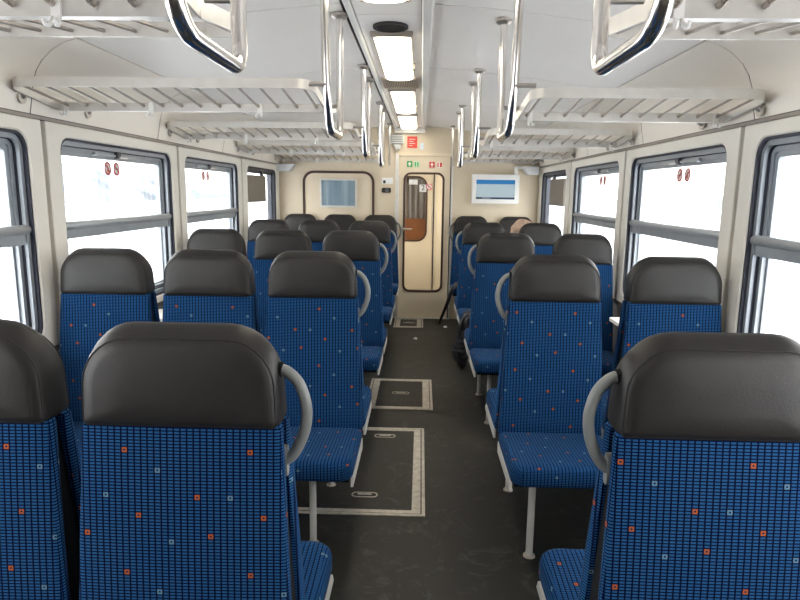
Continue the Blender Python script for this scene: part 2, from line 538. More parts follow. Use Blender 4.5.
# trims along the top of the window panels and the skirting
for n_, (side, mp) in enumerate((('left', mapL), ('right', mapR))):
    t = MB().plate(rr(YBACK, YEND, ZRAIL - 0.005, ZRAIL + 0.009, 0.003, 2), -0.004, 0.05, mp).build('trim_%d' % (n_ + 1), M['rail_trim'], smooth=0)
    t['kind'] = 'structure'
    t = MB().plate(rr(YBACK, YEND, 0.0, 0.11, 0.004, 2), 0.012, 0.03, mp).build('baseboard_' + side, M['lower'], smooth=0)
    t['kind'] = 'structure'
    t = MB().plate(rr(YBACK, YEND, 0.762, 0.783, 0.004, 2), 0.0, 0.05, mp).build('trim_%d' % (n_ + 3), M['joint'], smooth=0)
    t['kind'] = 'structure'

# ceiling: backing shell and separate laminate panels with fine joints
PROF = [(0.19, 2.252), (0.40, 2.236), (0.60, 2.214), (0.90, 2.180), (1.13, 2.146), (1.282, 2.117)]
COVE = [(1.291, 2.1143), (1.345, 2.098), (1.395, 2.070), (1.440, 2.030), (1.470, 1.985), (1.488, 1.935), (1.498, 1.880), (1.512, 1.812)]
ceil_root = structure('ceiling')
def strip(prof, sgn, y0, y1, dz, th):
    P = [Vector((XC + sgn * x, 0, z + dz)) for x, z in prof]
    m = MB(); L = []
    for y in (y0, y1):
        L.append([(p.x, y, p.z) for p in P] + [(p.x, y, p.z + th) for p in reversed(P)])
    return m.loft(L)
for sgn in (-1, 1):
    strip([(0.0, 2.26)] + PROF + [(1.30, 2.112)], sgn, YBACK, YEND + 0.02, 0.009, 0.03).build('ceiling_backing', M['joint'], ceil_root, 60)
    cove = structure('trim_%d' % (7 if sgn < 0 else 8))  # curved cove between wall and ceiling, numbered along with the trims
    strip([(1.30, 2.112)] + COVE[1:] + [(1.535, 1.79), (1.56, 1.74)], sgn, YBACK, YEND + 0.02, 0.009, 0.03).build('cove_backing', M['joint'], cove, 60)
    seams = [2.65 + 1.28 * i for i in range(-3, 4)] + [YEND]
    seams = [YBACK] + [s for s in seams if s > YBACK + 0.1]
    for a, b in zip(seams[:-1], seams[1:]):
        strip(PROF, sgn, a + 0.004, b - 0.004, 0.0, 0.006).build('ceiling_panel', M['ceiling'], ceil_root, 60)
        strip(COVE, sgn, a + 0.004, b - 0.004, 0.0, 0.006).build('cove_panel', M['cove'], cove, 60)
# centre channel with its side mouldings
for a, b in ((YBACK, 1.30), (1.303, 2.753), (2.759, 4.28), (4.284, 5.75), (5.754, YEND)):
    MB().box(XC - 0.135, XC + 0.140, a, b, 2.238, 2.246).build('channel_panel', M['ceiling'], ceil_root, 0)
for x0, x1, z0 in ((XC - 0.170, XC - 0.139, 2.230), (XC + 0.143, XC + 0.190, 2.222)):
    MB().loft([[(x0, y, 2.26), (x0, y, z0 + 0.006), (x0 + 0.008, y, z0), (x1 - 0.008, y, z0), (x1, y, z0 + 0.006), (x1, y, 2.26)] for y in (YBACK, YEND)]).build('channel_moulding', M['ceiling_trim'], ceil_root, 30)
# housing where the channel meets the end wall
MB().box(XC - 0.165, XC + 0.185, YEND - 0.05, YEND - 0.002, 2.175, 2.23).build('channel_end_cap', M['ceiling_trim'], ceil_root, 0)

# end wall with the doorway
DX0, DX1, DZ = -0.262, 0.330, 1.915
ew = structure('wall_end')
mE = MB()
mE.box(XL - 0.06, DX0 - 0.035, YEND, YEND + 0.05, 0, 2.32)
mE.build('wall_sheet', M['cream'], ew, 0)
MB().box(DX1 + 0.012, XR + 0.06, YEND, YEND + 0.05, 0, 2.32).build('wall_sheet', M['cream'], ew, 0)
MB().box(DX0 - 0.035, DX1 + 0.012, YEND, YEND + 0.05, DZ + 0.03, 2.32).build('wall_sheet', M['cream'], ew, 0)
# aluminium post beside the door, lintel and closing profile
MB().box(DX0 - 0.045, DX0 - 0.004, YEND - 0.018, YEND + 0.05, 0, DZ + 0.03).build('door_post', M['alu'], ew, 0)
MB().box(DX0 - 0.045, DX1 + 0.03, YEND - 0.014, YEND + 0.05, DZ + 0.004, DZ + 0.04).build('door_lintel', M['cream_light'], ew, 0)
MB().box(DX1 + 0.003, DX1 + 0.014, YEND - 0.012, YEND + 0.05, 0, DZ).build('door_seal', M['gasket'], ew, 0)
MB().box(DX1 + 0.014, DX1 + 0.036, YEND - 0.022, YEND + 0.05, 0, DZ + 0.03).build('door_post', M['alu'], ew, 0)
MB().box(DX0 - 0.03, DX1 + 0.03, YEND - 0.02, YEND + 0.05, 0.0, 0.012).build('threshold', M['alu'], ew, 0)

# unseen rear wall, set close behind the camera to cut light on near seats
rw = MB().box(XL - 0.06, XR + 0.06, YBACK - 0.05, YBACK, 0, 2.32).build('wall_rear_unseen', M['lower'], smooth=0)
rw['kind'] = 'structure'

def pxE(px, py, y=YEND):
    """a point on the end wall found from where it is seen"""
    c = Vector((px - 400, py - 300, 613.85))
    r = Vector([sum(_R[i][j] * c[j] for j in range(3)) for i in range(3)])
    t = y / r.y
    return (r.x * t, 1.5 + r.z * t)

# ------------------------------------------------------------------ sliding door in the end wall
door = structure('door_1')
gx0, gz1 = pxE(404.6, 173.2); gx1, gz0 = pxE(441.0, 291.5)
leafo = rr(DX0, DX1, 0.014, DZ, 0.004)
hole = rr(gx0, gx1, gz0, gz1, 0.075)
MB().ring(leafo, hole, 0.004, 0.036, mapE).build('leaf', M['cream_light'], door, 30)
MB().ring(rr(gx0 - 0.012, gx1 + 0.012, gz0 - 0.012, gz1 + 0.012, 0.085), rr(gx0 + 0.012, gx1 - 0.012, gz0 + 0.012, gz1 - 0.012, 0.063), -0.004, 0.042, mapE).build('gasket', M['brown_rubber'], door)
MB().plate(rr(gx0 + 0.008, gx1 - 0.008, gz0 + 0.008, gz1 - 0.008, 0.066), 0.018, 0.023, mapE).build('pane', M['doorglass'], door, 0)
# handle
hx, hz = pxE(402, 229)
hm = MB().tube([(hx, YEND + 0.004, hz), (hx, YEND - 0.03, hz), (hx + 0.02, YEND - 0.042, hz), (hx + 0.115, YEND - 0.042, hz + 0.002)], 0.009, 8)
hnd = hm.build('handle', M['steel'], door)
MB().tube([(hx, YEND + 0.004, hz), (hx, YEND - 0.006, hz)], 0.032, 14).build('handle_rose', M['lampend'], hnd)

def flat(name, mat, px0, px1, py0, py1, parent, depth=-0.003, w0=0.0015, r=0.002):
    a, zt = pxE(px0, py0); b, zb = pxE(px1, py1)
    return MB().plate(rr(a, b, zb, zt, r, 2), depth, w0, mapE).build(name, mat, parent, 0)
def poly(name, mat, pts, parent, d0, d1):
    return MB().plate([pxE(*p) for p in pts], d0, d1, mapE).build(name, mat, parent, 0)
# exit pictograms above the pane
def arrow(parent, cx, cy, mat):
    poly('arrow', mat, [(cx - 1.9, cy + 0.1), (cx, cy - 2.1), (cx + 1.9, cy + 0.1), (cx + 0.7, cy + 0.1), (cx + 0.7, cy + 2.0), (cx - 0.7, cy + 2.0), (cx - 0.7, cy + 0.1)], parent, -0.0045, -0.0028)
s = flat('exit_sticker', M['green'], 407, 412.2, 161, 167, door); arrow(s, 409.6, 164, M['redwhite']); s['label'] = 'green square sticker with a white arrow'
s = flat('exit_sticker', M['palegreen'], 413.8, 419.4, 161.2, 167.2, door); s['label'] = 'pale green door pictogram sticker'
for x in (414.8, 417.2):
    flat('door_symbol', M['green'], x, x + 1.3, 162, 166.5, s, -0.0045, -0.0028)
s = flat('exit_sticker', M['red'], 429.4, 434.6, 161.8, 167.6, door); arrow(s, 432, 164.7, M['redwhite']); s['label'] = 'red square sticker with a white arrow'
s = flat('exit_sticker', M['redwhite'], 436.8, 442.4, 162, 167.8, door); s['label'] = 'red and white door pictogram sticker'
for x, w_ in ((437.5, 1.0), (440.0, 1.9)):
    flat('door_symbol', M['red'], x, x + w_, 162.6, 167.2, s, -0.0045, -0.0028)

def text_mesh(txt, size):
    cu = bpy.data.curves.new('figure', 'FONT'); cu.body = txt; cu.size = size; cu.align_x = 'CENTER'; cu.align_y = 'CENTER'; cu.extrude = 0.0006
    ob = bpy.data.objects.new('figure', cu); COL.objects.link(ob)
    dg = bpy.context.evaluated_depsgraph_get()
    me = bpy.data.meshes.new_from_object(ob.evaluated_get(dg))
    bpy.data.objects.remove(ob); bpy.data.curves.remove(cu)
    return me
# class figure and no-smoking sticker on the pane
a = pxE(423.0, 188)
s = flat('class_sticker', M['white'], 419.5, 426.3, 184.5, 192, door, 0.0155, 0.0178, 0.002); s['label'] = 'white sticker with a black figure 2'
t2 = text_mesh('2', 0.085); t2.materials.append(M['black'])
o2 = put('figure', t2, s, (a[0], YEND + 0.0148, a[1])); o2.rotation_euler = (PI / 2, 0, 0)
cx, cz = pxE(429.3, 186.8)
disc = lambda r, n=20: [(cx + r * math.cos(2 * PI * i / n), cz + r * math.sin(2 * PI * i / n)) for i in range(n)]
s = MB().plate(disc(0.040), 0.0160, 0.0178, mapE).build('smoking_sticker', M['white'], door, 0); s['label'] = 'round red and white prohibition sticker'
m_ = MB().ring(disc(0.038), disc(0.029), 0.0150, 0.0165, mapE)
d = 0.021
m_.plate([(cx - d - .003, cz + d - .003), (cx - d + .003, cz + d + .003), (cx + d + .003, cz - d + .003), (cx + d - .003, cz - d - .003)], 0.0150, 0.0165, mapE)
m_.build('prohibition_ring', M['red'], s, 0)
flat('pictogram', M['black'], 427.9, 430.6, 186.5, 187.3, s, 0.0152, 0.0165)
flat('paper_label', M['white'], 409.0, 417.5, 179.5, 184.5, door, 0.0155, 0.0178)

# ------------------------------------------------------------------ vestibule behind the door, with the cab door
YV = 8.45
mapV = lambda u, v, w: (u, YV + w, v)
vx0, vz1 = pxE(402.0, 176.5, YV); vx1, vz0 = pxE(426.0, 241.0, YV)
vw = structure('wall_vestibule')
hole = rr(vx0 - 0.25, vx1, vz0, vz1, 0.13)
MB().ring(rr(-0.75, 0.36, 0, 2.2, 0.004), hole, 0.0, 0.03, mapV).build('cab_door_leaf', M['cream'], vw, 30)
MB().ring(rr(vx0 - 0.26, vx1 + 0.01, vz0 - 0.01, vz1 + 0.01, 0.14), rr(vx0 - 0.235, vx1 - 0.015, vz0 + 0.015, vz1 - 0.015, 0.115), -0.008, 0.034, mapV).build('gasket', M['brown_rubber'], vw)
MB().plate(rr(vx0 - 0.24, vx1 - 0.01, vz0 + 0.01, vz1 - 0.01, 0.12), 0.012, 0.016, mapV).build('pane', M['doorglass'], vw, 0)
MB().box(0.372, 0.90, YV, YV + 0.03, 0, 2.2).build('vestibule_panel', M['cream'], vw, 0)
lx, _ = pxE(433.2, 230, YV)
MB().box(lx - 0.008, lx + 0.008, YV - 0.012, YV - 0.0005, 0.0, 2.2).build('door_edge_profile', M['gasket'], vw, 0)
MB().box(-0.75, 0.9, YEND + 0.05, YV + 0.9, 2.2, 2.25).build('vestibule_ceiling', M['ceiling'], vw, 0)
for x0 in (-0.78, 0.90):
    MB().ring(rr(YEND + 0.05, YV + 0.9, 0, 2.2, 0.003), rr(YEND + 0.30, YV + 0.35, 0.8, 1.9, 0.06), 0, 0.03, lambda u, v, w: (x0 + w, u, v)).build('vestibule_side', M['cream'], vw, 0)
MB().box(-0.75, 0.9, YV + 0.88, YV + 0.9, 0, 2.2).build('cab_back_panel', M['curtain'], vw, 0)
# curtain and wooden cabinet seen through the cab door
cp = [( -0.6 + 0.02 * i, YV + 0.35 + 0.018 * math.sin(i * 1.6)) for i in range(46)]
m_ = MB(); m_.loft([[(x, y, z) for x, y in cp] + [(x, y + 0.004, z) for x, y in reversed(cp)] for z in (0.6, 2.05)])
o = m_.build('cab_curtain', M['curtain'], smooth=60); tag(o, 'grey pleated curtain behind the glass of the end door', 'curtain')
_, wz = pxE(415, 220, YV + 0.25)
m_ = MB().box(-0.6, 0.32, YV + 0.22, YV + 0.30, 0.0, wz)
o = m_.build('cab_cabinet', M['wood'], smooth=0)
tag(o, 'orange brown wooden cabinet seen low behind the end door glass', 'cabinet')
MB().box(-0.62, 0.34, YV + 0.205, YV + 0.31, wz, wz + 0.02).build('cabinet_top', M['wood'], o, 0)

# ================================================================== END WALL FITTINGS
# brown gasket arch round a lighter panel
ax0, az1 = pxE(302.6, 170.5); ax1, _ = pxE(374.6, 170.5)
arch = rr(ax0, ax1, 0.5, az1, (0.005, 0.005, 0.13, 0.13), 8)
arch_in = rr(ax0 + 0.028, ax1 - 0.028, 0.528, az1 - 0.028, (0.005, 0.005, 0.105, 0.105), 8)
t = MB().ring(arch, arch_in, -0.014, 0.0, mapE).build('trim_5', M['brown_rubber']); t['kind'] = 'structure'
MB().plate(rr(ax0 + 0.02, ax1 - 0.02, 0.52, az1 - 0.02, (0.005, 0.005, 0.11, 0.11), 8), -0.005, 0.0, mapE).build('wall_panel', M['cream_light'], t, 0)
# framed print
a, zt = pxE(320, 178.5); b, zb = pxE(357, 207.5)
pf = thing('framed_print', 'aluminium framed print with grey blue vertical streaks on the end wall', 'picture', ((a + b) / 2, YEND - 0.006, zb))
w2, hh = (b - a) / 2, zt - zb
mq = lambda u, v, w: (u, w, v)
MB().ring(rr(-w2, w2, 0, hh, 0.004, 2), rr(-w2 + 0.020, w2 - 0.020, 0.020, hh - 0.020, 0.003, 2), -0.024, 0.0, mq).build('frame', M['alu'], pf, 30)
MB().plate(rr(-w2 + 0.015, w2 - 0.015, 0.015, hh - 0.015, 0.002, 2), -0.010, -0.004, mq).build('print', M['poster'], pf, 0)
# notice and socket
a, zt = pxE(382, 177.5); b, zb = pxE(393, 184)
o = MB().plate(rr(a, b, zb, zt, 0.003, 2), -0.003, 0.0, mapE).build('notice_sticker', M['white'], smooth=0)
tag(o, 'small white notice with a dark symbol above the black wall socket', 'sticker')
flat('symbol', M['black'], 383.2, 385.6, 180.3, 183.4, o, -0.005, -0.0025)
flat('print_line', M['paleblue'], 386.5, 391.5, 180, 180.7, o, -0.005, -0.0025)
flat('print_line', M['paleblue'], 386.5, 390.5, 182, 182.7, o, -0.005, -0.0025)
a, zt = pxE(382, 187.8); b, zb = pxE(391, 192.8)
o = MB().plate(rr(a, b, zb, zt, 0.012, 3), -0.018, 0.0, mapE).build('wall_socket', M['black'], smooth=30)
tag(o, 'small black wall socket left of the end door', 'socket')
c_ = pxE(387, 190.2)
MB().ring([(c_[0] + 0.020 * math.cos(i * PI / 8), c_[1] + 0.020 * math.sin(i * PI / 8)) for i in range(16)], [(c_[0] + 0.012 * math.cos(i * PI / 8), c_[1] + 0.012 * math.sin(i * PI / 8)) for i in range(16)], -0.021, -0.017, mapE).build('socket_ring', M['handle'], o, 30)
# loudspeaker above the door and the red placard
a, zt = pxE(390, 134.5); b, zb = pxE(404, 143.5)
sp = thing('speaker_box', 'grey louvred box with a bracket above the end door', 'speaker', ((a + b) / 2, YEND, zb))
w2, hh = (b - a) / 2, zt - zb
MB().plate(rr(-w2, w2, 0, hh, 0.008, 3), -0.05, 0.0, mq).build('housing', M['boxgrey'], sp, 30)
for i in range(5):
    MB().box(-w2 + 0.015, w2 - 0.015, -0.055, -0.049, 0.015 + i * 0.019, 0.023 + i * 0.019).build('louvre', M['handle'], sp, 0)
MB().loft([[(-w2 + 0.035, y, 0.0), (w2 - 0.03, y, 0.0), (w2 - 0.05, y, -0.075), (-w2 + 0.07, y, -0.075)] for y in (-0.04, 0.0)]).build('bracket', M['boxgrey'], sp, 0)
MB().box(-w2 + 0.03, w2 - 0.03, -0.045, -0.002, -0.012, 0.0).build('bracket_edge', M['handle'], sp, 0)
a, zt = pxE(407.4, 136.4); b, zb = pxE(417.2, 148)
o = MB().plate(rr(a, b, zb, zt, 0.003, 2), -0.004, 0.0, mapE).build('red_placard', M['red'], smooth=0)
tag(o, 'red placard with faint white lines above the end door', 'sign')
for i, (x0, x1) in enumerate(((409, 415.5), (409, 413.5), (409, 415), (409, 412.5))):
    flat('print_line', M['redwhite'], x0, x1, 139 + i * 2.1, 139.5 + i * 2.1, o, -0.006, -0.0035)
a, zt = pxE(420.2, 143); b, zb = pxE(423.6, 149.5)
o = MB().plate(rr(a, b, zb, zt, 0.003, 2), -0.003, 0.0, mapE).build('pale_sticker', M['paleblue'], smooth=0)
tag(o, 'tiny pale blue sticker beside the red placard', 'sticker')
# passenger information screen
a, zt = pxE(472, 174.5); b, zb = pxE(517.5, 203.8)
sc = thing('information_screen', 'white boxed information screen with a blue header on the end wall', 'screen', ((a + b) / 2, YEND, zb))
w2, hh = (b - a) / 2, zt - zb
MB().plate(rr(-w2, w2, 0, hh, 0.012, 3), -0.07, 0.0, mq).build('casing', M['white'], sc, 30)
sx, sz0, sz1 = w2 - 0.048, 0.05, hh - 0.06
zz = lambda f: sz0 + (sz1 - sz0) * f
o = MB().plate(rr(-sx, sx, zz(0.10), zz(0.78), 0.001, 1), -0.0715, -0.069, mq).build('display', M['scr_pale'], sc, 0)
MB().plate(rr(-sx, sx, zz(0.78), zz(1.0), 0.001, 1), -0.0718, -0.069, mq).build('header_band', M['scr_blue'], o, 0)
MB().plate(rr(-sx, sx, zz(0.0), zz(0.10), 0.001, 1), -0.0718, -0.069, mq).build('footer_band', M['scr_dark'], o, 0)
MB().plate(rr(-sx * 0.68, -sx * 0.25, zz(0.035), zz(0.07), 0.001, 1), -0.0725, -0.0715, mq).build('footer_print', M['scr_text'], o, 0)
# covers in the two upper corners
for px0, px1, py0, py1, lab in ((277, 293.5, 158.5, 168, 'pale grey wedge shaped cover in the upper corner beside the framed print'),
                                (524, 538.5, 162.8, 172.5, 'pale grey rounded cover in the upper corner beside the screen')):
    a, zt = pxE(px0, py0, YEND - 0.1); b, zb = pxE(px1, py1, YEND - 0.1)
    zb -= max(0.0, zt - 1.808) * 0.6; zt = min(zt, 1.808)
    inner = b if px0 < 400 else a
    wall_ = a if px0 < 400 else b
    m_ = MB()
    m_.loft([[(wall_ , y, zt), (inner, y, zt), (inner, y, zt - 0.02), (inner + (wall_ - inner) * 0.25, y, zb), (wall_, y, zb)] for y in (YEND - 0.15, YEND - 0.001)])
    o = m_.build('corner_cover', M['boxgrey'], smooth=0)
    tag(o, lab, 'cover')
    MB().tube([((inner + wall_) / 2, YEND - 0.151, (zt + zb) / 2), ((inner + wall_) / 2, YEND - 0.155, (zt + zb) / 2)], 0.008, 8).build('screw', M['steel'], o)
a, zt = pxE(514.5, 166.5); b, zb = pxE(526, 169)
o = MB().box(a, b, YEND - 0.02, YEND, zb, zt).build('cable_duct', M['white'], smooth=0)
tag(o, 'white angled cable duct above the information screen', 'cable duct')
a2, zb2 = pxE(517.5, 174.5)
MB().box(a, a2, YEND - 0.021, YEND - 0.001, zb2, zt).build('duct_drop', M['white'], o, 0)

# ================================================================== CEILING FITTINGS
def lamp(y0, y1, label):
    r = thing('ceiling_lamp', label, 'lamp', (XC + 0.003, (y0 + y1) / 2, 2.238), 'lit lamps along the ceiling channel')
    h = (y1 - y0) / 2
    loops = []
    for y, s_ in ((-h + 0.02, 0.85), (-h + 0.05, 1.0), (h - 0.05, 1.0), (h - 0.02, 0.85)):
        loops.append([(-0.086, y, 0.0), (-0.086, y, -0.018 * s_), (-0.074, y, -0.032 * s_), (-0.035, y, -0.038 * s_), (0.035, y, -0.038 * s_), (0.074, y, -0.032 * s_), (0.086, y, -0.018 * s_), (0.086, y, 0.0)])
    MB().loft(loops).build('diffuser', M['lamp'], r, 50)
    for y in (-h, h - 0.024):
        MB().loft([[(-0.100, yy, 0.0), (-0.100, yy, -0.018), (-0.092, yy, -0.024), (0.092, yy, -0.024), (0.100, yy, -0.018), (0.100, yy, 0.0)] for yy in (y, y + 0.024)]).build('end_plate', M['lampend'], r, 0)
    for sx_ in (-1, 1):
        MB().box(min(sx_ * 0.088, sx_ * 0.098), max(sx_ * 0.088, sx_ * 0.098), -h + 0.028, h - 0.028, -0.012, 0.0).build('side_strip', M['lampend'], r, 0)
    MB().box(0.088, 0.104, h * 0.25, h * 0.25 + 0.06, -0.035, -0.004).build('catch', M['lampend'], r, 0)
    return r
lamp(1.35, 2.50, 'lit ceiling lamp cut by the top edge, before the round vent')
lamp(3.02, 4.13, 'large lit ceiling lamp between the round vent and the tan grille')
lamp(4.60, 5.80, 'middle lit ceiling lamp just beyond the tan grille')
lamp(6.04, 7.20, 'smallest lit ceiling lamp next to the end wall')
v = thing('ceiling_vent', 'round dark air vent in the ceiling channel', 'vent', (XC + 0.003, 2.93, 2.238))
cir = lambda r, n=28: [(r * math.cos(2 * PI * i / n), r * math.sin(2 * PI * i / n)) for i in range(n)]
mz = lambda u, v_, w: (u, v_, w)
MB().ring(cir(0.080), cir(0.066), -0.010, 0.0, mz).build('rim', M['black'], v)
MB().plate(cir(0.067), -0.004, 0.0, mz).build('bowl', M['ventblack'], v, 0)
for i in range(-3, 4):
    hw_ = math.sqrt(0.066 ** 2 - (i * 0.016) ** 2) - 0.002
    MB().box(-hw_, hw_, i * 0.016 - 0.002, i * 0.016 + 0.002, -0.008, -0.003).build('louvre', M['black'], v, 0)
g = thing('ceiling_grille', 'tan slatted grille across the ceiling channel', 'grille', (XC + 0.003, 4.36, 2.238))
MB().ring(rr(-0.125, 0.125, -0.17, 0.17, 0.004, 2), rr(-0.115, 0.115, -0.16, 0.16, 0.003, 2), -0.014, 0.0, mz).build('frame', M['grille'], g, 0)
MB().box(-0.116, 0.116, -0.161, 0.161, -0.003, 0.0).build('backing', M['ventblack'], g, 0)
gs = MB().box(-0.0028, 0.0028, -0.16, 0.16, -0.013, -0.003).build('slat', M['grille'], smooth=0, link=False)
for i in range(19):
    put('slat', gs, g, (-0.108 + i * 0.012, 0, 0))

# ================================================================== SEATS
def uv_back(co, n):
    sx = co.y * (1 if co.x > 0 else -1) if abs(n.x) > 0.35 else 0
    return (co.x + sx, co.z - (co.y if abs(n.z) > 0.8 else 0))
def uv_seat(co, n):
    sx = -(co.z - 0.449) * (1 if co.x > 0 else -1) if abs(n.x) > 0.35 else 0
    return (co.x + sx, co.y + co.z)

HZ = 1.238
def headrest_mesh(half=False):
    st = [(-0.056, 0.10, 1.085, 1.14, 0.03), (-0.053, 0.168, 1.050, 1.190, 0.07), (-0.048, 0.190, 1.038, 1.206, 0.085), (-0.042, 0.195, 1.035, 1.2115, 0.090), (-0.037, 0.1975, 1.034, 1.216, 0.093),
          (-0.025, 0.1995, 1.033, 1.226, 0.096), (-0.012, 0.2005, 1.033, 1.234, 0.098), (0.0, 0.201, 1.033, HZ, 0.100)]
    full = st + [(0.02, 0.198, 1.033, 1.230, 0.09)] if half else st + [(-a, b, c, d_, e) for a, b, c, d_, e in reversed(st[:-1])]
    loops = []
    for y, hw, z0, z1, r in full:
        L = rr(-hw, hw, z0, z1, (0.012, 0.012, r, r), 7)
        loops.append([(x * (1 - 0.05 * (z - 1.033) / 0.2), y * (1 + (1.13 - z) * 0.6), z) for x, z in L])
    return MB().loft(loops).build('headrest', M['leather'], smooth=60, link=False)
def seam_mesh():
    L = rr(-0.1955, 0.1955, 1.0352, 1.2120, (0.012, 0.012, 0.0905, 0.0905), 7)
    pts = [(x * (1 - 0.05 * (z - 1.033) / 0.2), -0.0425 * (1 + (1.13 - z) * 0.6), z) for x, z in L]
    return MB().tube(pts, 0.0016, 5, closed=True).build('seam', M['seam'], smooth=60, link=False)

def fprof(z):           # distance of a back pad's face from the middle plane
    t = (1.04 - z) / 0.62
    return 0.044 + 0.046 * t + 0.006 * math.sin(min(1, max(0, t)) * PI)
def hwprof(z):
    return 0.203 + (1.04 - z) / 0.62 * 0.029
def backrest_mesh():
    loops = []
    zs = [0.418, 0.424, 0.436, 0.50, 0.58, 0.66, 0.74, 0.82, 0.90, 0.98, 1.030, 1.040, 1.045]
    for i, z in enumerate(zs):
        e = {0: 0.022, 1: 0.008, len(zs) - 1: 0.02, len(zs) - 2: 0.006}.get(i, 0.0)
        f, hw = fprof(z) - e * 0.8, hwprof(z) - e
        t = 0.037 - e * 0.8
        # the face bellies out a little in the middle, edges roll back
        L = []
        sec = [(-1.0, 0.40), (-1.0, 0.75), (-0.985, 0.93), (-0.94, 1.0), (-0.6, 1.06), (0, 1.10), (0.6, 1.06), (0.94, 1.0), (0.985, 0.93), (1.0, 0.75), (1.0, 0.40), (0.97, 0.0), (-0.97, 0.0)]
        for a_, b_ in sec:
            L.append((hw * a_, -(f - t) - t * b_ * 0.93, z))
        loops.append(L)
    return MB().loft(loops).build('backrest', M['fabric'], smooth=50, uv=uv_back, link=False)
def shell_mesh(half=False):
    loops = []
    for z in (0.36, 0.5, 0.7, 0.9, 1.06):
        f, hw = fprof(max(z, 0.42)) - 0.034, hwprof(z) - 0.016
        loops.append([(-hw, -f, z), (hw, -f, z), (hw, 0.02 if half else f, z), (-hw, 0.02 if half else f, z)])
    return MB().loft(loops).build('back_shell', M['shell'], smooth=0, link=False)
def cushion_mesh():
    loops = []
    y0, y1 = -0.505, -0.075
    for z, e in ((0.372, 0.016), (0.378, 0.004), (0.392, 0.0), (0.418, 0.0), (0.434, 0.003), (0.443, 0.009), (0.448, 0.019), (0.450, 0.050)):
        L = rr(-0.230 + e, 0.230 - e, y0 + e, y1 - e * 0.3, (0.055, 0.055, 0.012, 0.012), 6)
        loops.append([(x, y, z + 0.010 + (-(y + 0.35) * 0.06 if z > 0.4 else 0)) for x, y in L])
    return MB().loft(loops).build('seat_cushion', M['fabric'], smooth=50, uv=uv_seat, link=False)
def frame_mesh(sg):
    xa, xb = sorted((sg * 0.2315, sg * 0.221))
    m = MB().loft([[(xa, -0.47, 0.352), (xb, -0.47, 0.352), (xb, -0.45, 0.384), (xa, -0.45, 0.384)], [(xa, -0.08, 0.345), (xb, -0.08, 0.345), (xb, -0.08, 0.395), (xa, -0.08, 0.395)]])
    return m.build('side_plate', M['seatmetal'], smooth=0, link=False)
def pan_mesh():
    return MB().box(-0.212, 0.212, -0.455, -0.02, 0.364, 0.384).build('seat_pan', M['shell'], smooth=0, link=False)
ME = dict(head=headrest_mesh(), head_half=headrest_mesh(True), seam=seam_mesh(), back=backrest_mesh(),
          shell=shell_mesh(), shell_half=shell_mesh(True), cushion=cushion_mesh(), pan=pan_mesh(), side_a=frame_mesh(1), side_b=frame_mesh(-1))
def handrail_meshes(sg):
    pts = bez([(sg * 0.186, 0.0, 1.146), (sg * 0.210, 0.0, 1.139), (sg * 0.234, 0.0, 1.112), (sg * 0.247, 0.0, 1.066), (sg * 0.244, 0.0, 1.022), (sg * 0.231, 0.0, 0.985), (sg * 0.214, 0.0, 0.958), (sg * 0.196, 0, 0.947)], 6)
    a = MB().tube(pts, 0.0117, 12).build('handrail', M['handle'], link=False)
    b = MB().tube([(sg * 0.180, 0, 1.147), (sg * 0.199, 0, 1.1435)], 0.0155, 12).build('handrail_collar', M['shell'], link=False)
    c = MB().plate(rr(-0.012, 0.012, 0.915, 0.983, 0.0118, 5), sg * 0.186, sg * 0.2065, lambda u, v_, w: (w, u, v_)).build('handrail_bracket', M['handle'], link=False)
    return a, b, c
HR = {1: handrail_meshes(1), -1: handrail_meshes(-1)}
def leg_mesh():
    m = MB().tube([(0, 0, 0.004), (0, 0, 0.366)], 0.0148, 12)
    return m.build('leg', M['seatmetal'], link=False)
LEG = leg_mesh()
FOOT = MB().loft([[(x, y, z) for x, y in rr(-r_, r_, -r_, r_, r_ * 0.98, 4)] for z, r_ in ((0.0, 0.025), (0.005, 0.025), (0.009, 0.017))]).build('foot_plate', M['lampend'], link=False)

def flip(o):
    o.rotation_euler = (0, 0, PI)
    return o
def seat(x, y, label, aisle=0, half=False, legs=()):
    r = thing('train_seat', label, 'seat', (x, y, 0), 'blue train seats')
    h = put('headrest', ME['head_half' if half else 'head'], r)
    put('seam', ME['seam'], h)
    if not half:
        flip(put('seam', ME['seam'], h))
    put('backrest', ME['back'], r)
    put('back_shell', ME['shell_half' if half else 'shell'], r)
    for turn in ((0,) if half else (0, PI)):
        put('seat_cushion', ME['cushion'], r).rotation_euler = (0, 0, turn)
        p_ = put('seat_pan', ME['pan'], r); p_.rotation_euler = (0, 0, turn)
        put('side_plate', ME['side_a'], p_); put('side_plate', ME['side_b'], p_)
    if not half:
        flip(put('backrest', ME['back'], r))
    if aisle:
        a, b, c = HR[aisle]
        hr = put('handrail', a, r); put('handrail_collar', b, hr); put('handrail_bracket', c, hr)
    for lx_, ly_ in legs:
        lg = put('leg', LEG, r, (lx_, ly_, 0)); put('foot_plate', FOOT, lg)
    return r

